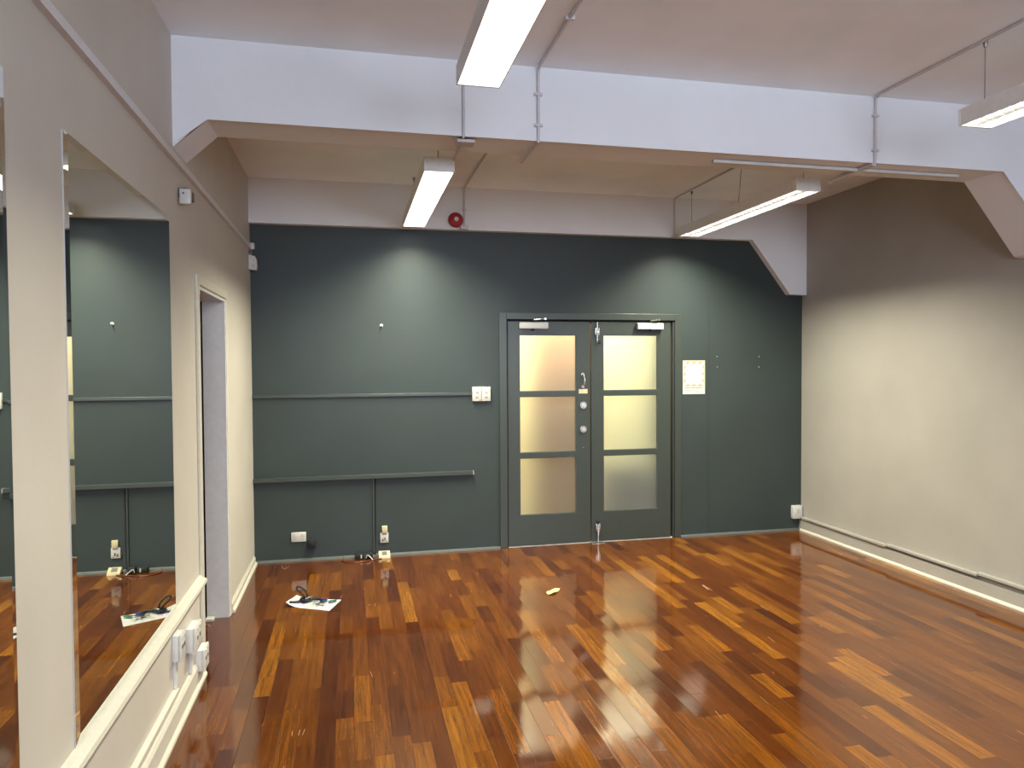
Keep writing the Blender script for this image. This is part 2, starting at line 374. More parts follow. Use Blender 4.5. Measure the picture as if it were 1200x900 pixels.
# door architrave
a = MB().box(1.300, OX0, D-0.016, D, 0, 2.118, 0.003).box(OX0, 3.0, D-0.016, D, OZ+0.008, 2.118, 0.003).box(OX1+0.006, 3.052, D-0.016, D, 0, 2.118, 0.003)
struct(a.build('trim_17', 'darkgloss'), 'dark painted architrave around the double doors', 'architrave')
fr = MB().box(OX0, OX0+0.008, D, D+0.12, 0, OZ).box(OX1-0.012, OX1, D, D+0.12, 0, OZ).box(OX0, OX1, D, D+0.12, OZ-0.003, OZ+0.006)
fr.box(OX0+0.008, OX1-0.012, D+0.055, D+0.12, OZ-0.02, OZ-0.003)
struct(fr.build('trim_18', 'void'), 'dark rebated frame around the double doors', 'door frame')
struct(MB().box(OX0+0.008, OX1-0.012, D, D+0.12, -0.01, 0.004).build('trim_19', 'greyp'), 'thin metal threshold under the double doors', 'threshold')

# double doors
def door(n, x0, x1, px0, px1, label):
    FY = D+0.006; BY = FY+0.042
    root = thing('door_%d' % n, ((x0+x1)/2, FY, 0.006), label, 'door', kind='structure')
    z0, z1 = 0.008, 2.040
    zs = [(0.283, 0.805), (0.850, 1.363), (1.406, 1.920)]
    f = MB().box(x0, px0, FY, BY, z0, z1).box(px1, x1, FY, BY, z0, z1)
    f.box(px0, px1, FY, BY, z0, zs[0][0]).box(px0, px1, FY, BY, zs[0][1], zs[1][0]).box(px0, px1, FY, BY, zs[1][1], zs[2][0]).box(px0, px1, FY, BY, zs[2][1], z1)
    f.build('door_frame', 'darkgloss', root)
    for a_, b_ in zs:
        g = MB().box(px0, px1, FY+0.016, FY+0.022, a_, b_); p_ = g.build('glass_pane', 'frost', root)
        q = MB(); k = 0.006
        q.box(px0, px1, FY+0.004, FY+0.016, a_, a_+k).box(px0, px1, FY+0.004, FY+0.016, b_-k, b_).box(px0, px0+k, FY+0.004, FY+0.016, a_+k, b_-k).box(px1-k, px1, FY+0.004, FY+0.016, a_+k, b_-k)
        q.build('glazing_bead', 'darktrim', p_)
    return root, FY
d1, FY = door(1, OX0+0.013, 2.155, 1.487, 2.024, 'left leaf of the dark glazed double doors, with peach light in its three panes')
d2, _ = door(2, 2.167, OX1-0.032, 2.284, 2.822, 'right leaf of the dark glazed double doors, with yellow light in its three panes')
def closer(root, x0, x1, piv, armto):
    c = MB().box(x0, x1, FY-0.055, FY, 1.972, 2.030, 0.006).build('door_closer', 'silver', root, True)
    MB().cyl((piv, FY-0.030, 2.030), (piv, FY-0.030, 2.056), 0.010, n=14).cyl((piv, FY-0.030, 1.957), (piv, FY-0.030, 1.972), 0.012, n=14).build('spindle', 'black', c, True)
    am = MB().tube([(piv, FY-0.030, 2.052), ((piv+armto)/2, FY-0.085, 2.058), (armto, FY-0.03, 2.062)], 0.006)
    am.cyl((armto, FY-0.045, 2.062), (armto, FY-0.02, 2.062), 0.010, n=12)
    am.build('closer_arm', 'metal', c, True)
closer(d1, 1.485, 1.745, 1.61, 1.72)
closer(d2, 2.603, 2.862, 2.74, 2.82)
# pull handle, sticker and two cylinder locks on the left leaf
HX = 2.088
h = MB().tube([(HX-0.004, FY, 1.560), (HX-0.004, FY-0.030, 1.556), (HX+0.004, FY-0.040, 1.52), (HX+0.004, FY-0.040, 1.48), (HX, FY-0.030, 1.452), (HX, FY, 1.448)], 0.0065, 10)
h.cyl((HX-0.004, FY-0.005, 1.560), (HX-0.004, FY, 1.560), 0.014).cyl((HX, FY-0.005, 1.446), (HX, FY, 1.446), 0.014)
h.build('pull_handle', 'metal', d1, True)
MB().box(HX-0.042, HX+0.042, FY-0.002, FY, 1.383, 1.424).build('sticker', 'cream', d1)
for zz, rr in ((1.275, 0.034), (1.054, 0.032)):
    lk = MB().cyl((HX, FY-0.014, zz), (HX, FY, zz), rr, n=32, bev=0.004).build('lock_cylinder', 'metal', d1, True)
    MB().cyl((HX, FY-0.020, zz), (HX, FY-0.014, zz), rr*0.5, n=24).build('lock_core', 'silver', lk, True)
    MB().box(HX-0.002, HX+0.002, FY-0.0215, FY-0.020, zz-0.008, zz+0.008).build('keyhole', 'black', lk)
MB().cyl((HX, FY-0.004, 0.885), (HX, FY, 0.885), 0.006, n=12).build('screw_head', 'metal', d1, True)
# barrel bolts on the right leaf
BX = 2.222
bo = MB().cyl((BX, FY-0.014, 1.925), (BX, FY-0.014, 2.038), 0.006).box(BX-0.022, BX-0.010, FY-0.018, FY, 1.915, 1.985, 0.003).box(BX+0.010, BX+0.022, FY-0.018, FY, 1.915, 1.985, 0.003)
bo.cyl((BX, FY-0.014, 1.85), (BX, FY-0.014, 1.925), 0.005)
bt = bo.build('top_bolt', 'metal', d2, True)
MB().tube([(BX, FY-0.014, 1.862), (BX+0.008, FY-0.03, 1.845), (BX+0.022, FY-0.03, 1.838), (BX+0.028, FY-0.02, 1.856), (BX+0.02, FY-0.012, 1.868)], 0.005).build('bolt_knob', 'black', bt, True)
bo = MB().cyl((BX+0.004, FY-0.014, 0.010), (BX+0.004, FY-0.014, 0.16), 0.006).box(BX-0.018, BX-0.007, FY-0.020, FY, 0.10, 0.175, 0.004).box(BX+0.013, BX+0.024, FY-0.020, FY, 0.10, 0.175, 0.004)
bo.cyl((BX+0.004, FY-0.016, 0.075), (BX+0.004, FY-0.016, 0.17), 0.012)
bt = bo.build('bottom_bolt', 'metal', d2, True)
MB().cyl((BX+0.002, FY-0.026, 0.192), (BX+0.002, FY-0.01, 0.192), 0.012, n=16).build('bolt_knob', 'black', bt, True)
tag(MB().box(2.145, 2.275, D-0.06, D-0.002, 0.0, 0.004, 0.001).build('floor_bolt_plate', 'metal'), 'small metal strike plate on the floor under the door bolt', 'strike plate')

# corridor beyond the frosted glass
struct(MB().box(0.6, 4.2, D+T, 8.0, -0.02, 0.0).build('floor_corridor', 'cfloor'), 'grey corridor floor behind the frosted doors', 'floor')
struct(MB().box(0.6, 4.2, D+T, 8.1, 2.6, 2.7).build('ceiling_corridor', 'ccream'), 'corridor ceiling behind the frosted doors', 'ceiling')
struct(MB().box(0.6, 4.2, 8.0, 8.1, 0, 2.6).box(0.5, 0.6, D+T, 8.1, 0, 2.6).build('wall_corridor', 'ccream'), 'pale yellow corridor wall glowing through the frosted panes', 'wall')
struct(MB().box(1.78, 2.36, 6.98, 7.04, 0.02, 2.3).build('wall_partition', 'cpeach'), 'peach partition blurred behind the left door leaf', 'partition')
struct(MB().box(3.02, 4.2, 6.85, 7.0, 0, 2.6).build('wall_corridor_side', 'cgrey'), 'grey green corridor wall blurred behind the right door leaf', 'wall')
struct(MB().box(2.48, 3.0, 6.95, 7.1, 0, 0.62).build('wall_corridor_low', 'cblue'), 'low blue grey wall blurred behind the bottom right pane', 'wall')

# ------------------------------------------------------------------ lamps
def luminaire(cx, y0, y1, label, power=LAMP_W, spread=128, louvred=True):
    zb, zt, hw = 2.800, 2.882, 0.090
    root = thing('fluorescent_lamp', (cx, (y0+y1)/2, zb), label, 'ceiling lamp', 'suspended fluorescent lamps')
    h = MB().box(cx-hw, cx+hw, y0+0.012, y1-0.012, zt-0.004, zt)
    for s in (-1, 1):
        h.prism([(cx+s*hw, zb+0.001), (cx+s*(hw-0.004), zb+0.001), (cx+s*(hw-0.004), zt-0.004), (cx+s*hw, zt-0.004)], 'y', y0+0.012, y1-0.012)
    h.build('housing', 'housing', root)
    for a_, b_ in ((y0, y0+0.012), (y1-0.012, y1)):
        MB().box(cx-hw-0.002, cx+hw+0.002, a_, b_, zb, zt+0.001, 0.003).build('end_cap', 'housing', root)
    if louvred:
        MB().box(cx-hw+0.0045, cx+hw-0.0045, y0+0.014, y1-0.014, zb+0.040, zb+0.043).build('reflector', 'diffuser', root)
        for s in (-1, 1):
            MB().cyl((cx+s*0.045, y0+0.02, zb+0.030), (cx+s*0.045, y1-0.02, zb+0.030), 0.008, n=12).build('tube', 'tube', root, True)
        lv = MB(); n = int((y1-y0-0.05)/0.055)
        for i in range(n):
            y = y0+0.04+i*0.055
            lv.prism([(y-0.004, zb+0.022), (y+0.004, zb+0.022), (y+0.0012, zb+0.002), (y-0.0012, zb+0.002)], 'x', cx-hw+0.005, cx+hw-0.005)
        lv.prism([(cx-0.013, zb+0.022), (cx+0.013, zb+0.022), (cx+0.001, zb+0.002), (cx-0.001, zb+0.002)], 'y', y0+0.014, y1-0.014)
        lv.build('louvre', 'blade', root)
    else:
        MB().box(cx-hw+0.0045, cx+hw-0.0045, y0+0.0125, y1-0.0125, zb+0.003, zb+0.006).build('diffuser', 'diffuser', root)
    for yy in (y0+0.06, y1-0.06):
        s_ = MB().cyl((cx, yy, zt), (cx, yy, ZC-0.012), 0.0022, n=8).cyl((cx, yy, zt+0.001), (cx, yy, zt+0.018), 0.006, n=12).build('suspension_wire', 'wire', root, True)
        MB().cyl((cx, yy, ZC-0.030), (cx, yy, ZC-0.001), 0.006, 0.012, n=14).build('ceiling_hook', 'wire', s_, True)
    L = area('lamp_light', (cx, (y0+y1)/2, zb-0.001), (2*hw-0.012, y1-y0-0.025), power, LAMP_COL, (0, 0, -1), spread)
    L.rotation_euler = (0, 0, 0)
    L.location = (0, 0, -0.001); L.parent = root
    return root
luminaire(0.530, 1.40, 2.972, 'nearest left suspended fluorescent lamp, cut by the top of the photo', louvred=False)
luminaire(0.530, 4.30, 6.06, 'smaller left suspended fluorescent lamp behind the beam, near the red bell', 108, 138, False)
lamp3 = luminaire(3.00, 4.29, 6.04, 'right suspended fluorescent lamp behind the beam, seen at full length', 108, 138)
luminaire(3.00, 1.40, 2.985, 'suspended fluorescent lamp at the right edge in front of the beam')
cpts = []
for i in range(15):
    q = i/14; cpts.append((3.0+0.03*math.sin(q*3.0), 5.14+0.10*q+0.03*math.sin(q*math.pi*1.3), ZC-0.002-q*(ZC-2.885)))
MB().tube(cpts, 0.0028, 6).build('power_cord', 'wire', lamp3)

# ------------------------------------------------------------------ conduits
def conduit(pts, r, label, clips=()):
    root = MB(); root.tube(pts, r, 10)
    o = root.build('conduit', 'conduit', None, True); tag(o, label, 'conduit')
    for c, (dx, dy, dz) in clips:
        MB().box(c[0]-dx, c[0]+dx, c[1]-dy, c[1]+dy, c[2]-dz, c[2]+dz, 0.001).build('saddle_clip', 'conduit', o)
    return o
r = 0.008
cl = [((0.967, y, ZC-r), (0.022, 0.008, r)) for y in (1.2, 2.2, 3.1)] + [((0.967, YB-r, z), (0.022, r, 0.007)) for z in (3.05, 2.89)]
conduit([(0.967, 0.2, ZC-r), (0.967, YB-0.06, ZC-r), (0.967, YB-0.02, ZC-r-0.01), (0.967, YB-r, ZC-0.05), (0.967, YB-r, ZB+0.02), (0.967, YB-0.004, ZB-0.008), (0.967, YB+0.03, ZB-r), (0.967, YB2+0.09, ZB-r)], r,
        'pale conduit dropping down the beam right of the nearest left lamp', cl)
conduit([(0.575, YB-0.007, ZC-0.005), (0.575, YB-0.007, ZB+0.02), (0.575, YB-0.003, ZB-0.008), (0.575, YB+0.03, ZB-0.008), (0.585, YB2+0.12, ZB-0.008)], 0.007,
        'pale conduit down the beam behind the far end of the nearest left lamp')
conduit([(0.983, YB2+0.0, ZC-r), (0.983, YBB-0.05, ZC-r), (0.983, YBB-0.015, ZC-0.012), (0.983, YBB-r, ZC-0.05), (0.983, YBB-r, 2.86)], r,
        'pale conduit crossing the rear ceiling and dropping beside the red bell', [((0.983, YBB-r, 3.0), (0.02, r, 0.006))])
conduit([(2.955, YB2, ZC-r), (2.955, YBB-0.05, ZC-r), (2.955, YBB-0.015, ZC-0.012), (2.955, YBB-r, ZC-0.05), (2.955, YBB-r, 2.845)], r,
        'pale conduit crossing the rear ceiling and dropping near the far end of the right lamp')
conduit([(2.970, 0.2, ZC-r), (2.972, YB-0.05, ZC-r), (2.985, YB-0.015, ZC-0.012), (2.985, YB-r, ZC-0.05), (2.985, YB-r, ZB+0.02), (2.985, YB-0.006, ZB-0.006)], r,
        'pale conduit along the front ceiling and down the beam left of the right edge lamp', [((2.985, YB-r, 3.08), (0.02, r, 0.006)), ((2.985, YB-r, 2.88), (0.02, r, 0.006))])
tag(MB().box(2.976, 3.004, YB+0.004, YB2+0.10, ZB-0.018, ZB-0.001, 0.002).build('cable_trunking', 'conduit'), 'short pale trunking crossing under the beam at the conduit foot', 'cable trunking')
tag(MB().box(2.035, 3.70, YB+0.128, YB+0.152, ZB-0.0165 - 0.002, ZB-0.0005, 0.002).build('cable_trunking', 'plastic'), 'long white trunking running lengthwise under the beam', 'cable trunking')
tag(MB().box(0.945, 1.015, YBB-0.035, YBB, 2.825, 2.860, 0.004).build('junction_box', 'conduit'), 'small pale junction box at the conduit foot beside the red bell', 'junction box')
tag(MB().box(2.925, 2.985, YBB-0.03, YBB, 2.825, 2.845, 0.004).build('junction_box', 'conduit'), 'small pale end box at the conduit foot by the right lamp', 'junction box')
tag(MB().box(0.545, 0.640, YB+0.02, YB+0.11, ZB-0.026, ZB-0.009, 0.005).build('junction_box', 'conduit'), 'pale junction box under the beam above the left rear lamp', 'junction box')
# fire bell
bx, bz = 0.905, 2.905
bell = thing('fire_bell', (bx, YBB, bz-0.06), 'round red fire alarm bell on the rear beam', 'alarm bell')
bb_ = MB(); rings = []
prof = [(0.0, 0.012), (0.0, 0.018), (0.062, 0.018), (0.066, 0.026), (0.060, 0.045), (0.045, 0.058), (0.022, 0.066), (0.004, 0.068)]
for rr, dd in prof[2:]:
    rings.append([bb_.bm.verts.new((bx+rr*math.cos(k*math.pi/16), YBB-dd, bz+rr*math.sin(k*math.pi/16))) for k in range(32)])
for A, B in zip(rings, rings[1:]):
    for k in range(32): bb_.bm.faces.new((A[k], A[(k+1) % 32], B[(k+1) % 32], B[k]))
bb_.bm.faces.new(rings[0]); bb_.bm.faces.new(rings[-1])
bb_.build('gong', 'red', bell, True)
MB().cyl((bx, YBB-0.018, bz), (bx, YBB, bz), 0.035).build('bell_base', 'red', bell, True)
MB().cyl((bx, YBB-0.076, bz), (bx, YBB-0.066, bz), 0.018, n=20, bev=0.003).build('centre_boss', 'plastic', bell, True)
tag(MB().tube([(0.905, YBB-0.01, 2.858), (0.915, YBB-0.012, 2.84), (0.935, YBB-0.012, 2.836), (0.944, YBB-0.012, 2.838)], 0.003, 6).build('bell_cable', 'wire'), 'short dark cable from the red bell to its junction box', 'cable')

# ------------------------------------------------------------------ mirrors
def mirror(y0, y1, z0, z1, label):
    bv, th, sl = 0.026, 0.007, 0.0035
    root = thing('wall_mirror', (XL+0.001, (y0+y1)/2, z0), label, 'mirror', 'tall mirrors on the left wall')
    g = MB(); bm = g.bm; x0 = XL+0.0005
    def ring(x, i): return [bm.verts.new((x, y0+i, z0+i)), bm.verts.new((x, y1-i, z0+i)), bm.verts.new((x, y1-i, z1-i)), bm.verts.new((x, y0+i, z1-i))]
    A, B, C = ring(x0, 0), ring(x0+th-sl, 0), ring(x0+th, bv)
    bm.faces.new(C)
    for P, Q in ((B, C),):
        for k in range(4): bm.faces.new((P[k], P[(k+1) % 4], Q[(k+1) % 4], Q[k]))
    g.build('mirror_glass', 'mirror', root)
    e = MB().box(XL, x0-0.0001, y0, y1, z0, z1)
    for k in range(4):
        P, Q = [(y0, z0), (y1, z0), (y1, z1), (y0, z1)][k], [(y0, z0), (y1, z0), (y1, z1), (y0, z1)][(k+1) % 4]
        e.bm.faces.new([e.bm.verts.new(v) for v in ((x0, *P), (x0, *Q), (x0+th-sl, *Q), (x0+th-sl, *P))])
    e.build('glass_edge', 'greyp', root)
mirror(2.305, 3.555, 0.541, 2.330, 'whole tall mirror on the left wall, nearest the side doorway')
mirror(0.72, 1.945, 0.541, 2.360, 'tall mirror cut to a sliver by the left edge of the photo')

# ------------------------------------------------------------------ sockets, switches, sensors
def power_point(x0, x1, z0, z1, label, n=2, name='power_socket', vertical=False, group=None):
    root = thing(name, ((x0+x1)/2, D, z0), label, 'power socket', group)
    MB().box(x0, x1, D-0.012, D, z0, z1, 0.003).build('cover_plate', 'plastic', root, True)
    w_, h_ = x1-x0, z1-z0
    for i in range(n):
        cx = x0+w_*(i+0.5)/n; k = MB(); cz = z0+h_*0.45
        for dx, tilt in ((-0.010, 0.35), (0.010, -0.35)):
            b = bmesh.new(); bmesh.ops.create_cube(b, size=1); bmesh.ops.scale(b, vec=(0.003, 0.002, 0.010), verts=b.verts)
            k.add(b, Matrix.Translation((cx+dx, D-0.0125, cz+0.008)) @ Matrix.Rotation(tilt, 4, 'Y'))
        k.box(cx-0.0015, cx+0.0015, D-0.0135, D-0.0115, cz-0.018, cz-0.006)
        k.build('pin_slots', 'slot', root)
        MB().box(cx-0.007, cx+0.007, D-0.017, D-0.011, z1-0.022, z1-0.010, 0.001).build('rocker_switch', 'plastic', root)
    return root
power_point(-0.500, -0.380, 0.165, 0.245, 'white double power socket low on the left of the dark wall')
# black wall adaptor
ad = thing('wall_adaptor', (-0.33, D, 0.112), 'small black box on the dark wall beside the white double socket', 'adaptor')
MB().box(-0.366, -0.298, D-0.045, D, 0.112, 0.185, 0.006).build('body', 'black', ad, True)
MB().box(-0.345, -0.319, D-0.048, D-0.044, 0.135, 0.160, 0.002).build('cover', 'black', ad, True)
# socket with cream box above
cp = thing('power_socket', (0.27, D, 0.115), 'speckled grey socket under a cream box beside the vertical conduit', 'power socket')
MB().box(0.238, 0.308, D-0.014, D, 0.115, 0.200, 0.003).build('cover_plate', 'plastic', cp, True)
MB().box(0.252, 0.300, D-0.024, D, 0.201, 0.262, 0.004).build('junction_cover', 'cream', cp, True)
k = MB().box(0.252, 0.266, D-0.016, D-0.013, 0.128, 0.150).box(0.272, 0.284, D-0.016, D-0.013, 0.134, 0.160).box(0.258, 0.290, D-0.016, D-0.013, 0.186, 0.192).box(0.287, 0.297, D-0.016, D-0.013, 0.122, 0.130)
k.build('pin_slots', 'slot', cp)
MB().tube([(0.232, D-0.004, 0.14), (0.228, D-0.006, 0.12), (0.236, D-0.006, 0.11)], 0.004).build('stub_cable', 'black', cp)
# floor socket block leaning at the wall foot
fs = thing('floor_socket', (0.28, D-0.06, 0.0), 'cream surface socket lying at the wall foot under the grey socket', 'power socket')
MB().prism([(D-0.095, 0.0), (D-0.024, 0.0), (D-0.024, 0.046), (D-0.034, 0.050), (D-0.092, 0.016)], 'x', 0.222, 0.318).build('cover_plate', 'cream', fs)
MB().prism([(D-0.078, 0.0245), (D-0.045, 0.0440), (D-0.046, 0.0475), (D-0.080, 0.028)], 'x', 0.248, 0.292).build('socket_face', 'slot', fs)
# switches at the end of the upper trunking
for i, (x0, x1) in enumerate(((1.052, 1.130), (1.134, 1.214))):
    sw = thing('light_switch', ((x0+x1)/2, D, 1.330), ['left of two adjoining white light switch plates at the upper trunking end', 'right of two adjoining white light switch plates, nearer the doors'][i], 'light switch', 'paired white light switches')
    MB().box(x0, x1, D-0.034, D, 1.330, 1.458, 0.004).build('cover_plate', 'plastic', sw, True)
    for zz in (1.413, 1.372):
        MB().box((x0+x1)/2-0.011, (x0+x1)/2+0.011, D-0.040, D-0.033, zz-0.007, zz+0.007, 0.002).build('rocker_switch', 'greyp', sw, True)
# right corner socket
rs = thing('power_socket', (4.28, D, 0.12), 'white socket box in the corner by the right wall skirting', 'power socket')
MB().box(4.232, 4.335, D-0.045, D, 0.120, 0.248, 0.005).build('cover_plate', 'plastic', rs, True)
MB().box(4.268, 4.300, D-0.049, D-0.044, 0.175, 0.215, 0.002).build('rocker_switch', 'greyp', rs)

# boxes on the left wall
def side_box(y0, y1, z0, z1, pr_, label, sock=True):
    o = thing('power_socket', (XL, (y0+y1)/2, z0), label, 'power socket')
    MB().box(XL, XL+pr_*0.72, y0+0.003, y1-0.003, z0+0.003, z1-0.003, 0.003).build('mounting_box', 'jamb', o, True)
    MB().box(XL+pr_*0.72, XL+pr_, y0, y1, z0, z1, 0.004).build('cover_plate', 'plastic', o, True)
    zc = (z0+z1)/2
    for yy in ((y0*0.7+y1*0.3), (y0*0.3+y1*0.7)):
        MB().box(XL+pr_-0.001, XL+pr_+0.002, yy-0.012, yy+0.012, zc-0.006, zc+0.010).build('pin_slots', 'slot', o)
        MB().box(XL+pr_-0.001, XL+pr_+0.005, yy-0.006, yy+0.006, z1-0.022, z1-0.010, 0.001).build('rocker_switch', 'plastic', o)
    return o
side_box(3.465, 3.560, 0.315, 0.440, 0.040, 'nearest of three white socket boxes low on the left wall')
side_box(3.745, 3.890, 0.245, 0.370, 0.046, 'highest and largest of three white socket boxes beside the doorway')
side_box(3.935, 4.060, 0.075, 0.190, 0.048, 'lowest of three white socket boxes, at the skirting end')
struct(MB().box(XL, XL+0.014, 3.485, 3.505, 0.19, 0.315, 0.002).build('trim_20', 'jamb'), 'short vertical trunking under the nearest white socket box', 'cable trunking')
struct(MB().box(XL, XL+0.014, 3.80, 3.82, 0.126, 0.245, 0.002).build('trim_21', 'jamb'), 'short vertical trunking under the highest white socket box', 'cable trunking')

# sensors
s1 = thing('alarm_sensor', (XL, 3.75, 2.43), 'white alarm sensor under the picture rail above the mirror', 'sensor')
MB().box(XL+0.012, XL+0.062, 3.72, 3.75, 2.428, 2.500, 0.004).build('housing', 'plastic', s1, True)
MB().box(XL, XL+0.050, 3.7505, 3.87, 2.465, 2.510, 0.003).box(XL+0.02, XL+0.04, 3.7505, 3.79, 2.485, 2.512, 0.003).build('bracket', 'slot', s1, True)
MB().box(XL+0.026, XL+0.034, 3.717, 3.721, 2.475, 2.481).build('indicator', 'blue', s1)
s2 = thing('contact_box', (XL, 6.24, 2.59), 'tiny white box on the left wall corner above the motion sensor', 'sensor')
MB().box(XL, XL+0.046, 6.205, 6.26, 2.602, 2.654, 0.004).build('housing', 'plastic', s2, True)
MB().box(XL, XL+0.03, 6.23, 6.25, 2.56, 2.592, 0.003).build('bracket', 'slot', s2, True)
s3 = thing('motion_sensor', (XL, 6.22, 2.43), 'white motion sensor in the left corner of the dark wall', 'sensor')
b = MB().prism([(XL+0.004, 2.436), (XL+0.062, 2.430), (XL+0.068, 2.46), (XL+0.064, 2.52), (XL+0.050, 2.545), (XL+0.004, 2.55)], 'y', 6.18, 6.25)
b.build('housing', 'plastic', s3, True)
MB().box(XL+0.030, XL+0.050, 6.174, 6.18, 2.455, 2.475, 0.002).build('lens', 'greyp', s3, True)
MB().box(XL, XL+0.02, 6.20, 6.24, 2.551, 2.559, 0.002).build('bracket', 'greyp', s3, True)

# hook and screws on the dark wall
hk = thing('wall_hook', (0.267, D, 1.985), 'small pale hook on the dark wall under the left lamp glow', 'hook')
MB().cyl((0.267, D-0.006, 1.995), (0.267, D, 1.995), 0.014, n=16).build('back_plate', 'plastic', hk, True)
MB().tube([(0.267, D-0.006, 1.995), (0.267, D-0.022, 1.988), (0.267, D-0.030, 1.978), (0.267, D-0.034, 1.992)], 0.004).build('hook_arm', 'metal', hk, True)
for i, (x, z) in enumerate(((3.430, 1.717), (3.430, 1.619), (3.874, 1.716), (3.874, 1.616))):
    tag(MB().cyl((x, D-0.006, z), (x, D, z), 0.007, 0.004, n=12).build('wall_screw', 'metal', None, True),
        ['upper screw of the left pair beside the notice', 'lower screw of the left pair beside the notice', 'upper screw of the pair nearest the right corner', 'lower screw of the pair nearest the right corner'][i], 'screw', 'screws in the dark wall')

# notice
X0, X1, Z0, Z1 = 3.076, 3.305, 1.362, 1.682
nt = thing('paper_notice', ((X0+X1)/2, D-0.001, Z0), 'white paper notice with orange border dashes right of the double doors', 'notice')
MB().box(X0, X1, D-0.003, D-0.001, Z0, Z1).build('sheet', 'paper', nt)
W_, H_ = X1-X0, Z1-Z0
def rect(mb, u0, u1, v0, v1): mb.box(X0+W_*u0, X0+W_*u1, D-0.0036, D-0.003, Z0+H_*v0, Z0+H_*v1)
k = MB()
rect(k, 0.04, 0.96, 0.955, 0.985)
rect(k, 0.04, 0.96, 0.245, 0.268); rect(k, 0.02, 0.045, 0.268, 0.955); rect(k, 0.955, 0.98, 0.268, 0.955)
k.build('border_print', 'yellowp', nt)
k = MB()
for u in (0.18, 0.46, 0.74):
    for v in (0.925, 0.262):
        b = bmesh.new(); bmesh.ops.create_cube(b, size=1); bmesh.ops.scale(b, vec=(0.034, 0.0006, 0.010), verts=b.verts)
        k.add(b, Matrix.Translation((X0+W_*(u+0.03), D-0.0034, Z0+H_*(v+0.0))) @ Matrix.Rotation(-0.35, 4, 'Y'))
for v in (0.80, 0.60, 0.40):
    rect(k, 0.07, 0.11, v-0.045, v+0.045); rect(k, 0.89, 0.93, v-0.045, v+0.045)
k.build('dash_print', 'orange', nt)
k = MB()
def greek(v, u0, u1, h, seed):
    rnd = random.Random(seed); u = u0
    while u < u1:
        l = rnd.uniform(0.03, 0.10); rect(k, u, min(u+l, u1), v, v+h*rnd.uniform(0.75, 1.0)); u += l+0.018
greek(0.865, 0.30, 0.72, 0.014, 1); greek(0.365, 0.32, 0.70, 0.010, 2); greek(0.180, 0.10, 0.90, 0.026, 3); greek(0.105, 0.08, 0.62, 0.012, 4); greek(0.075, 0.08, 0.40, 0.010, 5); greek(0.055, 0.60, 0.95, 0.012, 6)
k.build('text_print', 'print', nt)

# ------------------------------------------------------------------ things on the floor
# multi-plug adaptor with cord at the foot of the dark wall
mp = thing('plug_adaptor', (0.09, D-0.07, 0), 'black plug adaptor lying at the foot of the dark wall', 'plug')
MB().box(0.020, 0.105, D-0.085, D-0.030, 0.0, 0.045, 0.010).box(0.110, 0.172, D-0.090, D-0.035, 0.0, 0.050, 0.012).build('body', 'black', mp, True)
MB().box(0.070, 0.080, D-0.088, D-0.084, 0.010, 0.040).build('white_label', 'plastic', mp)
MB().tube([(0.115, D-0.093, 0.012), (0.122, D-0.096, 0.038), (0.135, D-0.098, 0.034), (0.155, D-0.11, 0.018), (0.168, D-0.14, 0.005)], 0.004).build('white_lead', 'plastic', mp, True)
cord = []
base = [(-0.075, D-0.06, 0.03), (-0.085, D-0.09, 0.005), (-0.05, D-0.16, 0.004), (0.03, D-0.185, 0.004), (0.11, D-0.165, 0.004), (0.17, D-0.13, 0.004), (0.215, D-0.115, 0.004), (0.245, D-0.105, 0.004)]
for i in range(len(base)-1):
    for q in range(6):
        P0 = Vector(base[max(i-1, 0)]); P1 = Vector(base[i]); P2 = Vector(base[i+1]); P3 = Vector(base[min(i+2, len(base)-1)]); s = q/6
        cord.append(0.5*((2*P1)+(P2-P0)*s+(2*P0-5*P1+4*P2-P3)*s*s+(3*P1-P0-3*P2+P3)*s**3))
cord.append(Vector(base[-1]))
tag(MB().tube(cord, 0.0045, 8).build('power_cable', 'redcord'), 'dark red cable curling across the floor between black adaptor and cream socket', 'cable')

# sheet of paper, slightly curled at its left end
C = [(-0.449, 5.125), (-0.155, 4.966), (-0.079, 5.183), (-0.387, 5.296)]
pm = MB(); N = 10; g = []
for i in range(N+1):
    row = []
    for j in range(N+1):
        s, t_ = i/N, j/N
        x = (1-t_)*((1-s)*C[0][0]+s*C[1][0])+t_*((1-s)*C[3][0]+s*C[2][0])
        y = (1-t_)*((1-s)*C[0][1]+s*C[1][1])+t_*((1-s)*C[3][1]+s*C[2][1])
        z = 0.0008 + 0.030*max(0, 0.3-s)**2/0.09*(1-0.3*t_)
        row.append(Vector((x, y, z)))
    g.append(row)
top = [[pm.bm.verts.new(p+Vector((0, 0, 0.0008))) for p in r0] for r0 in g]; bot = [[pm.bm.verts.new(p) for p in r0] for r0 in g]
for i in range(N):
    for j in range(N):
        pm.bm.faces.new((top[i][j], top[i+1][j], top[i+1][j+1], top[i][j+1])); pm.bm.faces.new((bot[i][j], bot[i][j+1], bot[i+1][j+1], bot[i+1][j]))
for i in range(N):
    for A, B in (((i, 0), (i+1, 0)), ((i, N), (i+1, N)), ((0, i), (0, i+1)), ((N, i), (N, i+1))):
        pm.bm.faces.new((top[A[0]][A[1]], top[B[0]][B[1]], bot[B[0]][B[1]], bot[A[0]][A[1]]))
sheet = tag(pm.build('paper_sheet', 'paper', None, True), 'white paper sheet on the timber floor with keys and black cord on it', 'paper')
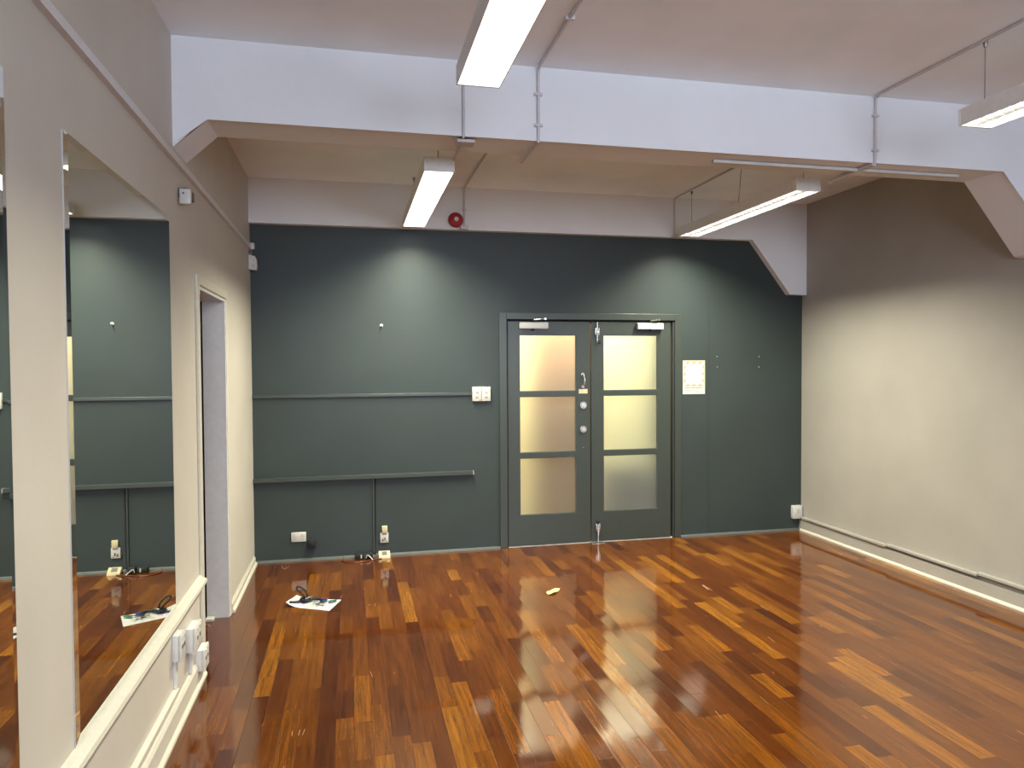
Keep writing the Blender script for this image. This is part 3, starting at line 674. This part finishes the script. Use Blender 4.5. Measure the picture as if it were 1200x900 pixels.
def sp(s, t_, dz=0):  # point on the sheet
    x = (1-t_)*((1-s)*C[0][0]+s*C[1][0])+t_*((1-s)*C[3][0]+s*C[2][0]); y = (1-t_)*((1-s)*C[0][1]+s*C[1][1])+t_*((1-s)*C[3][1]+s*C[2][1])
    return Vector((x, y, 0.0016+0.030*max(0, 0.3-s)**2/0.09*(1-0.3*t_)+dz))
k = MB()
def patch(mb, s0, s1, t0, t1, n=6):
    for a in range(n):
        A = s0+(s1-s0)*a/n; B = s0+(s1-s0)*(a+1)/n
        mb.bm.faces.new([mb.bm.verts.new(sp(*q, 0.0006)) for q in ((A, t0), (B, t0), (B, t1), (A, t1))])
patch(k, 0.12, 0.36, 0.22, 0.52); k.build('lilac_print', 'lilac', sheet)
k = MB()
for i in range(7): patch(k, 0.42, 0.42+0.1+0.05*((i*3) % 4), 0.16+0.045*i, 0.168+0.045*i, 1)
k.build('text_print', 'greyp', sheet)
# black cord bundle
def coil(pts, r, n=5):
    out = []
    for i in range(len(pts)-1):
        for q in range(n):
            P0 = Vector(pts[max(i-1, 0)]); P1 = Vector(pts[i]); P2 = Vector(pts[i+1]); P3 = Vector(pts[min(i+2, len(pts)-1)]); s = q/n
            out.append(0.5*((2*P1)+(P2-P0)*s+(2*P0-5*P1+4*P2-P3)*s*s+(3*P1-P0-3*P2+P3)*s**3))
    out.append(Vector(pts[-1])); return out
cb = thing('black_cord', sp(0.25, 0.6), 'tangled black cord bundle lying on the left half of the paper', 'cord')
k = MB(); rnd = random.Random(3); pts = []
for i in range(16):
    a = i*1.9; rr = 0.024+0.010*rnd.random()
    c_ = sp(0.30, 0.62); pts.append((c_.x+rr*1.2*math.cos(a), c_.y+rr*1.2*math.sin(a), c_.z+0.006+0.022*rnd.random()))
k.tube(coil(pts, 0), 0.0055, 8)
k.build('coiled_cord', 'black', cb, True)
k = MB(); p0 = sp(0.34, 0.66, 0.02); e = Vector((-0.070, 0.02, 0.085))
loop = [p0, p0+e*0.4+Vector((0.018, 0, 0.006)), p0+e*0.8+Vector((0.018, 0, 0.004)), p0+e, p0+e*0.8-Vector((0.018, 0, 0.004)), p0+e*0.4-Vector((0.010, 0, 0.004)), p0+Vector((-0.008, 0, -0.004))]
k.tube(coil(loop, 0), 0.006, 8); k.build('strap_loop', 'black', cb, True)
k = MB(); k.tube(coil([sp(0.28, 0.55, 0.010), sp(0.18, 0.40, 0.008), sp(0.10, 0.18, 0.010), sp(0.06, 0.1, 0.010)], 0), 0.006, 8); k.build('cord_tail', 'black', cb, True)
k = MB().tube(coil([sp(0.42, 0.70, 0.016), sp(0.50, 0.78, 0.016), sp(0.58, 0.80, 0.014), sp(0.66, 0.66, 0.010)], 0), 0.011, 10); k.build('cord_plug', 'black', cb, True)
k = MB().tube(coil([sp(0.33, 0.48, 0.028), sp(0.38, 0.62, 0.034), sp(0.42, 0.78, 0.028)], 0), 0.0055, 8); k.build('cable_tie', 'metal', cb, True)
# bunch of keys
kr = thing('key_bunch', sp(0.75, 0.5), 'bunch of silver keys with green and blue tags on the paper', 'keys')
c_ = sp(0.70, 0.50, 0.006)
k = MB().tube([(c_.x+0.016*math.cos(a*math.pi/8), c_.y+0.016*math.sin(a*math.pi/8), c_.z) for a in range(16)], 0.0015, 6, closed=True); k.build('key_ring', 'metal', kr, True)
for i, ang in enumerate((2.6, 3.3, 4.1, 4.9, 5.5)):
    k = MB(); b = bmesh.new()
    bmesh.ops.create_cone(b, cap_ends=True, segments=16, radius1=0.012, radius2=0.012, depth=0.002)
    bmesh.ops.translate(b, vec=(0.024, 0, 0), verts=b.verts)
    me = MB(); me.add(b); me.box(0.034, 0.068, -0.004, 0.004, -0.001, 0.001)
    for q in range(4): me.box(0.044+q*0.006, 0.047+q*0.006, 0.003, 0.0065, -0.001, 0.001)
    bm2 = me.bm; mt = Matrix.Translation((c_.x, c_.y, c_.z+0.003*i)) @ Matrix.Rotation(ang, 4, 'Z') @ Matrix.Rotation(-0.05*i, 4, 'Y')
    k.add(bm2, mt); k.build('key', 'metal', kr, True)
def tagshape(ang, r0, L, w_, mat, nm, lab, zz):
    b = MB(); b.box(r0, r0+L, -w_/2, w_/2, 0, 0.005, 0.002); k = MB()
    k.add(b.bm, Matrix.Translation((c_.x, c_.y, c_.z+zz)) @ Matrix.Rotation(ang, 4, 'Z')); o = k.build(nm, mat, kr, True); o['label'] = lab
tagshape(0.25, 0.045, 0.055, 0.030, 'green', 'key_tag', 'green plastic key tag', 0.004)
tagshape(1.35, 0.020, 0.055, 0.045, 'blue', 'key_tag', 'dark blue plastic key tag', 0.004)
# dry leaf
lf = MB(); lc = Vector((1.425, 4.995, 0.0))
axs = Vector((0.117, 0.093, 0)).normalized(); per = Vector((-axs.y, axs.x, 0)); n = 12; L_ = 0.15; rows = []
for i in range(n+1):
    s = i/n; wd = 0.034*math.sin(math.pi*min(1, 0.08+s*0.92))**0.7*(1.1-0.5*s); row = []
    for j in (-1, -0.5, 0, 0.5, 1):
        p_ = lc+axs*(s-0.5)*L_+per*wd*j; p_.z = 0.002+0.010*abs(j)**2+0.004*math.sin(s*9+j); row.append(lf.bm.verts.new(p_))
    rows.append(row)
for A, B in zip(rows, rows[1:]):
    for j in range(4): lf.bm.faces.new((A[j], A[j+1], B[j+1], B[j]))
lo = lf.build('dry_leaf', 'leaf', None, True); md = lo.modifiers.new('s', 'SOLIDIFY'); md.thickness = 0.001
tag(lo, 'small pale yellow dry leaf alone on the floor before the doors', 'leaf')
